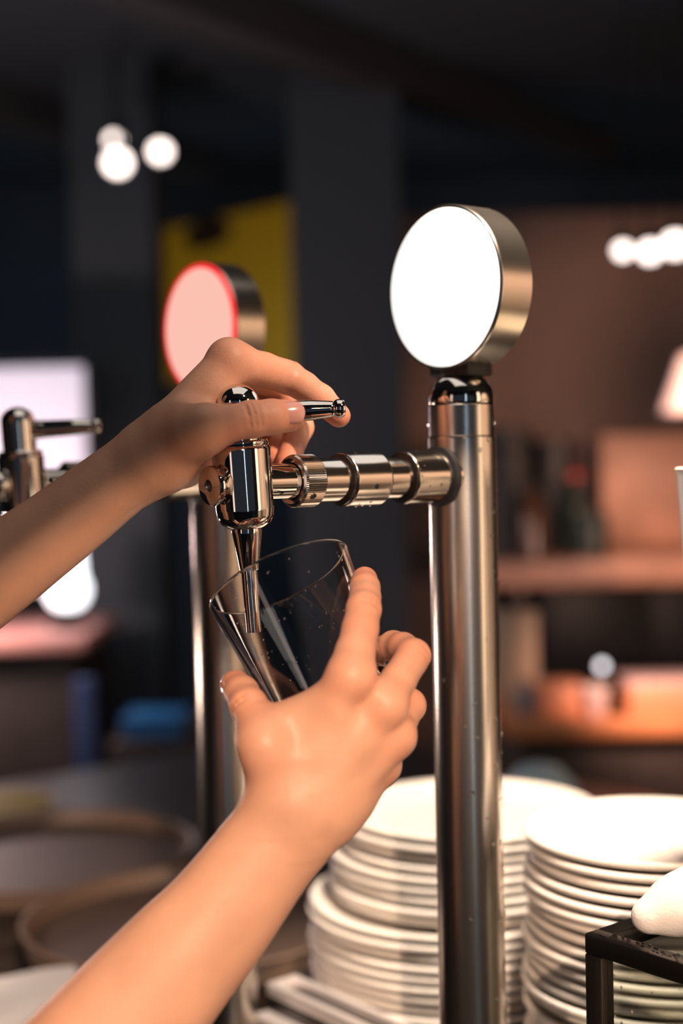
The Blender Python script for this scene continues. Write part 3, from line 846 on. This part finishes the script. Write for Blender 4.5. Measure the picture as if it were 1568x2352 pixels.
round_tray('serving_tray', 'round brown serving tray, the farther and higher of the two', P(95, 1985, 1.86), .20, 'dark slatted crate under the higher round tray')
round_tray('serving_tray', 'round brown serving tray, the nearer and lower of the two, crossed by the forearm', P(440, 2145, 1.50), .175, 'dark slatted crate under the lower round tray')
nk = P(30, 2352, 1.20)
nb = thing('napkin_box', 'dark wooden napkin box at the bottom left corner', 'box', (nk.x - .03, nk.y + .02, CTOP), .3)
h = nk.z - .02 - CTOP
MB().box((-.09, -.07, 0), (.09, .07, .008), None, .001).build('box_bottom', MAT['darkwood'], nb)
for lo_, hi_ in (((-.09, -.07), (.09, -.062)), ((-.09, .062), (.09, .07)), ((-.09, -.062), (-.082, .062)), ((.082, -.062), (.09, .062))):
    MB().box((*lo_, .008), (*hi_, h), None, .001).build('box_side', MAT['darkwood'], nb)
for i in range(5):
    mbn = MB(); zz = h + .0002 + i * .0062; sh = random.uniform(-.004, .004)
    n_ = 14; vs = []; fs = []
    for lay in (0, 1):
        for a in range(n_ + 1):
            for b in range(n_ + 1):
                x_, y_ = (a / n_ - .5) * .17, (b / n_ - .5) * .13
                vs.append((x_ + sh, y_, zz + lay * .0052 + (.0016 * math.sin(x_ * 60 + i) * (i / 4) if lay else .0016 * math.sin(x_ * 60 + i - 1) * (max(i - 1, 0) / 4))))
    o_ = (n_ + 1) ** 2
    for a in range(n_):
        for b in range(n_):
            q_ = a * (n_ + 1) + b; f_ = (q_, q_ + 1, q_ + n_ + 2, q_ + n_ + 1)
            fs += [f_, tuple(o_ + t_ for t_ in f_[::-1])]
    for a in range(n_):
        for st, dd in ((a, 1), (n_ * (n_ + 1) + a, 1)): fs.append((st, st + 1, st + 1 + o_, st + o_))
        for st in (a * (n_ + 1), a * (n_ + 1) + n_): fs.append((st, st + n_ + 1, st + n_ + 1 + o_, st + o_))
    o = mbn.add(vs, fs).build('napkin', MAT['paper']); o.location = nb.location; o.rotation_euler = nb.rotation_euler
    tag(o, 'white folded paper napkin in the dark box, %s of the pile' % ['lowest', 'second from below', 'middle one', 'second from the top', 'topmost'][i], 'napkin', 'paper napkins in the dark box')

# steel tray with a raised channel rim between the far column and the plates
st0 = P(592, 2262, 1.15)
su, sv = -(st0.x * B.x + st0.y * B.y) + .008, st0.x * RR.x + st0.y * RR.y
stt = thing('steel_tray', 'bright steel tray with channel rim in front of the plates, beside the far column', 'tray')
sz = st0.z
for (a, b, nm) in (((su, sv - .34, sz - .010), (su + .007, sv, sz), 'tray_rim'), ((su + .001, sv - .34, sz - .045), (su + .006, sv, sz - .010), 'tray_wall'), ((su - .014, sv - .34, sz - .034), (su + .001, sv, sz - .022), 'lower_rail'),
                   ((su + .007, sv - .006, sz - .010), (su + .030, sv, sz), 'tray_rim'), ((su + .024, sv - .34, sz - .010), (su + .030, sv - .006, sz), 'tray_rim'), ((su, sv - .34, CTOP), (su + .030, sv, sz - .046), 'tray_base')):
    bar(a, b).build(nm, MAT['steelbright'] if nm != 'tray_wall' else MAT['darkmetal'], stt)

# cream bowl at the far left of the counter
bw = P(15, 1920, 2.32)
b_ = thing('bowl', 'cream yellow bowl behind the higher round tray at the left edge', 'bowl', (bw.x, bw.y, CTOP))
hb = max(.08, P(40, 1850, 2.3).z - CTOP)
MB().lathe([(0, 0), (.03, 0), (.035, .004), (.06, hb * .45), (.078, hb * .9), (.08, hb), (.076, hb), (.056, hb * .5), (.03, .012), (0, .01)], 56).build('bowl_body', MAT['creamy'], b_)
MB().lathe([(0, 0), (.036, 0), (.037, .003), (.034, .006), (0, .006)], 48).build('foot_ring', MAT['creamy'], b_)
sv_ = P(140, 1895, 2.2)
sb = thing('sauce_cup', 'small brown sauce cup right of the cream bowl', 'cup', (sv_.x, sv_.y, CTOP))
hb2 = sv_.z - CTOP + .01
MB().lathe([(0, 0), (.018, 0), (.02, .003), (.026, hb2), (.0235, hb2), (.018, .008), (0, .008)], 36).build('cup_body', MAT['trayrim'], sb)
MB().lathe([(.024, hb2 - .001), (.0275, hb2), (.0275, hb2 + .004), (.024, hb2 + .004)], 36, close=True).build('cup_rim', MAT['beige'], sb)
# pale blue jug behind the plates
pb = P(1238, 1752, 2.0)
pj = thing('plastic_jug', 'pale blue plastic jug peeping over the plate stack behind the near column', 'jug', (pb.x, pb.y, CTOP))
hj = pb.z - CTOP
MB().lathe([(0, 0), (.055, 0), (.06, .004), (.062, hj * .6), (.055, hj * .82), (.030, hj * .97), (.012, hj), (0, hj)], 48).build('jug_body', MAT['paleblue'], pj)
MB().lathe([(.062, hj * .58), (.064, hj * .59), (.064, hj * .63), (.061, hj * .64)], 48).build('jug_band', MAT['paleblue'], pj)


# ------------------------------------------------------------------ background: left
def bx(name, px, d, dep, m, parent=None, bev=.006):
    lo_, hi_ = pxbox(*px, d, dep); return MB().box(lo_, hi_, None, bev).build(name, MAT[m], parent)


lb = thing('light_box', 'lit lavender wall panel at the left edge behind the arm', 'light panel')
lo_, hi_ = pxbox(-300, 842, 198, 1130, 3.95, .02); MB().box(lo_, hi_, None, .004).build('lit_panel', MAT['lightbox'], lb)
for (x0, y0, x1, y1) in ((-310, 830, 208, 842), (-310, 1130, 208, 1142), (-310, 842, -300, 1130), (198, 842, 208, 1130)):
    lo_, hi_ = pxbox(x0, y0, x1, y1, 3.93, .06); MB().box(lo_, hi_, None, .003).build('frame', MAT['darkmetal'], lb)
lo_, hi_ = pxbox(-320, 828, 210, 1144, 3.995, .06); MB().box(lo_, hi_, None, .003).build('backing', MAT['pillar'], lb)
sc_ = P(-60, 1462, 3.6)
sct = thing('side_counter', 'salmon topped side counter at the left edge', 'counter')
lo_, hi_ = pxbox(-500, 1462, 196, 1512, 3.55, .55); MB().box(lo_, hi_, None, .008).build('counter_top', MAT['salmon'], sct)
MB().box((lo_[0], lo_[1] + .05, 0), (hi_[0] - .04, hi_[1], lo_[2]), None, .008).build('counter_body', MAT['darkwood'], sct)
ztop = hi_[2]
gp = P(155, 1365, 3.75)
gl = thing('globe_lamp', 'glowing white globe lamp on the salmon counter', 'lamp', (gp.x, gp.y, ztop))
r_ = .056
MB().lathe([(0, 0), (.05, 0), (.052, .006), (.02, .012), (.012, .02), (.012, .045), (.03, .052), (0, .052)], 36).build('lamp_base', MAT['darkmetal'], gl)
MB().lathe([(r_ * math.sin(a), .045 + r_ - r_ * math.cos(a)) for a in np.linspace(0, PI, 18)], 36).build('globe', MAT['globe'], gl)
gp = P(150, 1290, 3.85)
gl = thing('globe_lamp', 'taller lit white lamp behind the globe on the salmon counter', 'lamp', (gp.x, gp.y, ztop))
hh = gp.z - ztop
MB().lathe([(0, 0), (.045, 0), (.047, .006), (.015, .012), (.01, .02), (.01, hh - .05), (0, hh - .05)], 36).build('lamp_base', MAT['darkmetal'], gl)
MB().lathe([(0, hh - .06), (.048, hh - .055), (.05, hh - .05), (.044, hh + .05), (.03, hh + .055), (0, hh + .056)], 36).build('lamp_shade', MAT['globe'], gl)
# blue post and blue tray
lo_, hi_ = pxbox(178, 1560, 224, 1900, 3.5, .05)
lo_, hi_ = pxbox(178, 1560, 216, 1900, 3.42, .04)
bpst = thing('table_post', 'metal post coloured as if blue-lit beneath the salmon counter end', 'post')
MB().box((lo_[0], lo_[1], .02), hi_, None, .004).build('post', MAT['bluepost'], bpst)
MB().box((lo_[0] - .03, lo_[1] - .04, 0), (hi_[0] + .03, hi_[1] + .04, .02), None, .004).build('foot_plate', MAT['darkmetal'], bpst)
bq = P(350, 1675, 3.4)
stl = thing('low_cabinet', 'low dark cabinet carrying a blue box, left of the far column', 'cabinet')
lo_, hi_ = pxbox(250, 1703, 470, 1900, 3.35, .4)
MB().box((lo_[0], lo_[1], 0.02), hi_, None, .006).build('cabinet_body', MAT['darkwood'], stl)
MB().box((lo_[0] + .02, lo_[1] - .012, .08), (hi_[0] - .02, lo_[1] + .002, hi_[2] - .04), None, .004).build('cabinet_door', MAT['darkwood'], stl)
MB().box((lo_[0], lo_[1] + .02, 0), (hi_[0], hi_[1], .02), None, .002).build('plinth', MAT['darkwood'], stl)
lo2, hi2 = pxbox(282, 1648, 418, 1703, 3.38, .16)
bxo = thing('storage_box', 'blue plastic box on the low dark cabinet', 'box')
MB().box((lo2[0], lo2[1], hi_[2]), (hi2[0], hi2[1], hi2[2] - .012), None, .004).build('box_body', MAT['blue'], bxo)
MB().box((lo2[0] - .004, lo2[1] - .004, hi2[2] - .012), (hi2[0] + .004, hi2[1] + .004, hi2[2]), None, .004).build('box_lid', MAT['blue'], bxo)

# yellow board with a dark emblem
pR, pL = P(688, 850, 5.2), P(352, 850, 5.84)
zl, zh = pR.z, P(688, 462, 5.2).z
wv = Vector((pR.x - pL.x, pR.y - pL.y, 0)); wb = wv.length
yb = thing('yellow_sign', 'yellow board with a dark oval emblem, hanging behind the pink medallion', 'sign', (pL.x, pL.y, 0), math.atan2(wv.y, wv.x))
MB().box((0, 0, zl), (wb, .03, zh), None, .004).build('board', MAT['yellow'], yb)
MB().lathe([(0, 0), (.085, 0), (.09, .004), (.085, .008), (0, .008)], 32, Matrix.Translation((wb * .42, .002, P(490, 532, 5.5).z)) @ Matrix.Rotation(PI / 2, 4, 'X') @ Matrix.Diagonal((1.7, .66, 1, 1))).build('emblem', MAT['brownbottle'], yb)
for xx in (.06, wb - .06): MB().lathe(rodprof(.006, 2.73 - zh), 12, Matrix.Translation((xx, .015, zh - .005))).build('hanging_rod', MAT['hole'], yb)


# ceiling lamps
def spot(px, py, d, label, r=.045, m='bulb', group='round ceiling spotlights'):
    p = P(px, py, d)
    t = thing('ceiling_spotlight', label, 'ceiling light', p, 0, group)
    Mx = axisM((0, 0, 0), CAM - p + Vector((0, 0, -1.2)))
    MB().lathe([(0, -.10), (r * .8, -.10), (r, -.09), (r * 1.05, .01), (r * .98, .012), (r * .95, -.002), (r * .9, -.004), (0, -.004)], 32, Mx).build('lamp_housing', MAT['pillar'], t)
    MB().lathe([(0, .012), (r * .5, .010), (r * .86, .002), (r * .9, -.002), (0, -.003)], 32, Mx).build('lens', MAT[m], t)
    MB().lathe(rodprof(.005, 2.72 - p.z - .02), 12, Matrix.Translation((0, .02, .02))).build('stem', MAT['hole'], t)
    MB().lathe([(0, 0), (.04, 0), (.042, .004), (.042, .018), (0, .018)], 24, Matrix.Translation((0, .02, 2.7 - p.z + .001))).build('ceiling_rose', MAT['pillar'], t)


spot(262, 322, 4.2, 'upper left light of the three-lamp cluster at upper left', .022)
spot(270, 374, 4.0, 'lowest, brightest light of the three-lamp cluster at upper left', .036)
spot(368, 348, 4.2, 'right-hand light of the three-lamp cluster at upper left', .030)
spot(318, 344, 4.6, 'faint middle lamp between the lights of the upper left cluster', .02, 'dimbulb')
spot(258, 650, 4.6, 'single dim light below the cluster, left of the yellow board', .012, 'dimbulb')
spot(1430, 575, 3.9, 'left-hand lamp of the row of lights at the right edge', .022)
spot(1492, 578, 3.9, 'middle lamp of the row of lights at the right edge', .028)
spot(1550, 562, 3.9, 'lamp cut by the frame at the right edge', .034)

# ------------------------------------------------------------------ background: right
sh = thing('wall_shelf', 'red brown wooden wall shelf right of the near column', 'shelf')
lo_, hi_ = pxbox(1120, 1272, 2000, 1352, 3.75, .55); MB().box(lo_, hi_, None, .006).build('shelf_board', MAT['wood'], sh)
stop = hi_[2]
lo2, hi2 = pxbox(1385, 985, 2000, 1270, 4.25, .05)
MB().box((lo2[0], lo2[1], stop), hi2, None, .004).build('lit_wall_patch', MAT['lit_tan'], sh)  # panel stands in for the lamplit portion of the wall
for px_ in (1180, 1480): 
    a = P(px_, 1300, 4.2); MB().box((a.x, 4.15, lo_[2] - .16), (a.x + .03, 4.60, lo_[2]), None, .003).build('bracket', MAT['darkmetal'], sh)
uc = thing('hanging_cabinet', 'dark cabinet hanging beneath the wall shelf', 'cabinet')
lo3, hi3 = pxbox(1245, 1372, 2000, 1545, 4.0, .3)
MB().box(lo3, (hi3[0], hi3[1], lo_[2]), None, .005).build('cabinet_body', MAT['darkjar'], uc)
for k_ in range(3):
    x_ = lo3[0] + .015 + k_ * .30
    MB().box((x_, lo3[1] - .015, lo3[2] + .012), (x_ + .285, lo3[1] - .0005, lo_[2] - .012), None, .003).build('cabinet_door', MAT['darkjar'], uc)


def bottle(px, py_top, d, r, m, label, capm='darkjar', zb=stop, name='bottle'):
    p = P(px, py_top, d); h_ = p.z - zb
    t = thing(name, label, 'bottle', (p.x, p.y, zb), 0, None)
    MB().lathe([(0, 0), (r * .9, 0), (r, .006), (r, h_ * .58), (r * .85, h_ * .66), (r * .4, h_ * .76), (r * .34, h_ * .93), (0, h_ * .93)], 32).build('bottle_body', MAT[m], t)
    MB().lathe([(r * .30, h_ * .925), (r * .42, h_ * .925), (r * .42, h_ * .99), (r * .36, h_), (0, h_)], 24).build('bottle_cap', MAT[capm], t)


def jar(px, py_top, d, r, m, label, lidm='darkjar', zb=stop, hl=.015):
    p = P(px, py_top, d); h_ = p.z - zb
    t = thing('jar', label, 'jar', (p.x, p.y, zb))
    MB().lathe([(0, 0), (r * .92, 0), (r, .006), (r, h_ * .8), (r * .9, h_ * .88), (0, h_ * .88)], 32).build('jar_body', MAT[m], t)
    MB().lathe([(r * .8, h_ * .86), (r * .93, h_ * .87), (r * .93, h_ - .003), (r * .88, h_), (0, h_)], 32).build('jar_lid', MAT[lidm], t)


jar(1165, 985, 3.99, .075, 'darkjar', 'large black jar at the left end of the wall shelf')
jar(1268, 1010, 4.05, .068, 'darkjar', 'second black jar on the wall shelf, left of the red capped bottle')
bottle(1322, 1085, 3.90, .042, 'greenbottle', 'dark green bottle with a red cap on the wall shelf', 'red')
jar(1362, 1175, 3.83, .040, 'greenbottle', 'short dark green jar at the right end of the dark group on the shelf', 'greenbottle')
bottle(1222, 1110, 3.84, .035, 'brownbottle', 'small brown bottle in front of the black jars on the shelf')

pl = P(1600, 880, 3.6)
wl = thing('wall_lamp', 'glowing pink shaded lamp at the right edge above the shelf', 'lamp', pl)
MB().lathe([(.04, .07), (.09, -.07), (.088, -.072), (.038, .07)], 36, close=True).build('lamp_shade', MAT['pinklamp'], wl)
MB().lathe([(.025 * math.sin(a), -.025 * math.cos(a)) for a in np.linspace(0, PI, 12)], 24).build('light_bulb', MAT['pinklamp'], wl)
MB().lathe(rodprof(.007, 2.72 - pl.z - .02), 12, Matrix.Translation((0, 0, .02))).build('cord', MAT['darkmetal'], wl)

# rear bar with varnished top
rb = thing('rear_bar', 'rear bar with an orange varnished top below the wall shelf', 'counter')
lo_, hi_ = pxbox(1165, 1640, 2000, 1702, 3.0, .5)
MB().box(lo_, hi_, None, .008).build('bar_top', MAT['orange'], rb); rtop = hi_[2]
MB().box((lo_[0] + .03, lo_[1] + .04, 0), (hi_[0], hi_[1], lo_[2]), None, .006).build('bar_body', MAT['darkwood'], rb)
for k_ in range(4):
    x_ = lo_[0] + .06 + k_ * .2
    MB().box((x_, lo_[1] + .028, .1), (x_ + .17, lo_[1] + .041, lo_[2] - .05), None, .003).build('bar_panel', MAT['darkwood'], rb)


def rbox(name, px, label, m, d, dep, lidm, cat='box'):
    a, b = pxbox(*px, d, dep)
    t = thing(name, label, cat)
    MB().box((a[0], a[1], rtop), (b[0], b[1], b[2] - .012), None, .004).build('box_body', MAT[m], t)
    MB().box((a[0] - .003, a[1] - .003, b[2] - .0118), (b[0] + .003, b[1] + .003, b[2]), None, .003).build('box_lid', MAT[lidm], t)


rbox('copper_box', (1245, 1578, 1345, 1640), 'low orange box on the rear bar beside the white cup', 'copper', 3.06, .12, 'copper')
rbox('copper_box', (1445, 1560, 1720, 1640), 'wide peach box on the rear bar at the right edge', 'copper', 3.06, .14, 'pinkpaper')
rbox('paper_bag', (1140, 1405, 1232, 1640), 'beige paper bag standing at the left end of the rear bar', 'beige', 3.22, .10, 'beige', 'bag')
cp = P(1366, 1582, 3.05)
cu = thing('cup', 'pinkish white cup on the rear bar beside the low orange box', 'cup', (cp.x, cp.y, rtop))
hc = cp.z - rtop
MB().lathe([(0, 0), (.018, 0), (.02, .003), (.027, hc), (.0245, hc), (.018, .006), (0, .006)], 36).build('cup_body', MAT['pinkpaper'], cu)
MB().lathe([(.0245, hc - .002), (.0285, hc - .001), (.0285, hc + .003), (.0245, hc + .003)], 36, close=True).build('cup_rim', MAT['paper'], cu)
bottle(1205, 1560, 3.10, .022, 'greyglass', 'thin dark grey bottle beside the beige bag on the rear bar', zb=rtop)
bottle(1418, 1575, 3.06, .024, 'brownbottle', 'dark brown bottle between the cup and the wide peach box', zb=rtop)
bp_ = P(1382, 1530, 3.3)
tl = thing('glint_ball', 'small glowing ball on a thin stem, added as a blurred highlight on the rear bar', 'lamp', (bp_.x, bp_.y, rtop))
MB().lathe([(0, 0), (.02, 0), (.021, .004), (.005, .008), (.004, bp_.z - rtop - .01), (0, bp_.z - rtop - .01)], 20).build('stem', MAT['darkmetal'], tl)
MB().lathe([(.010 * math.sin(a), bp_.z - rtop - .010 * math.cos(a)) for a in np.linspace(0, PI, 12)], 20).build('bulb', MAT['globe'], tl)  # added glowing ball, stands in for a blurred highlight
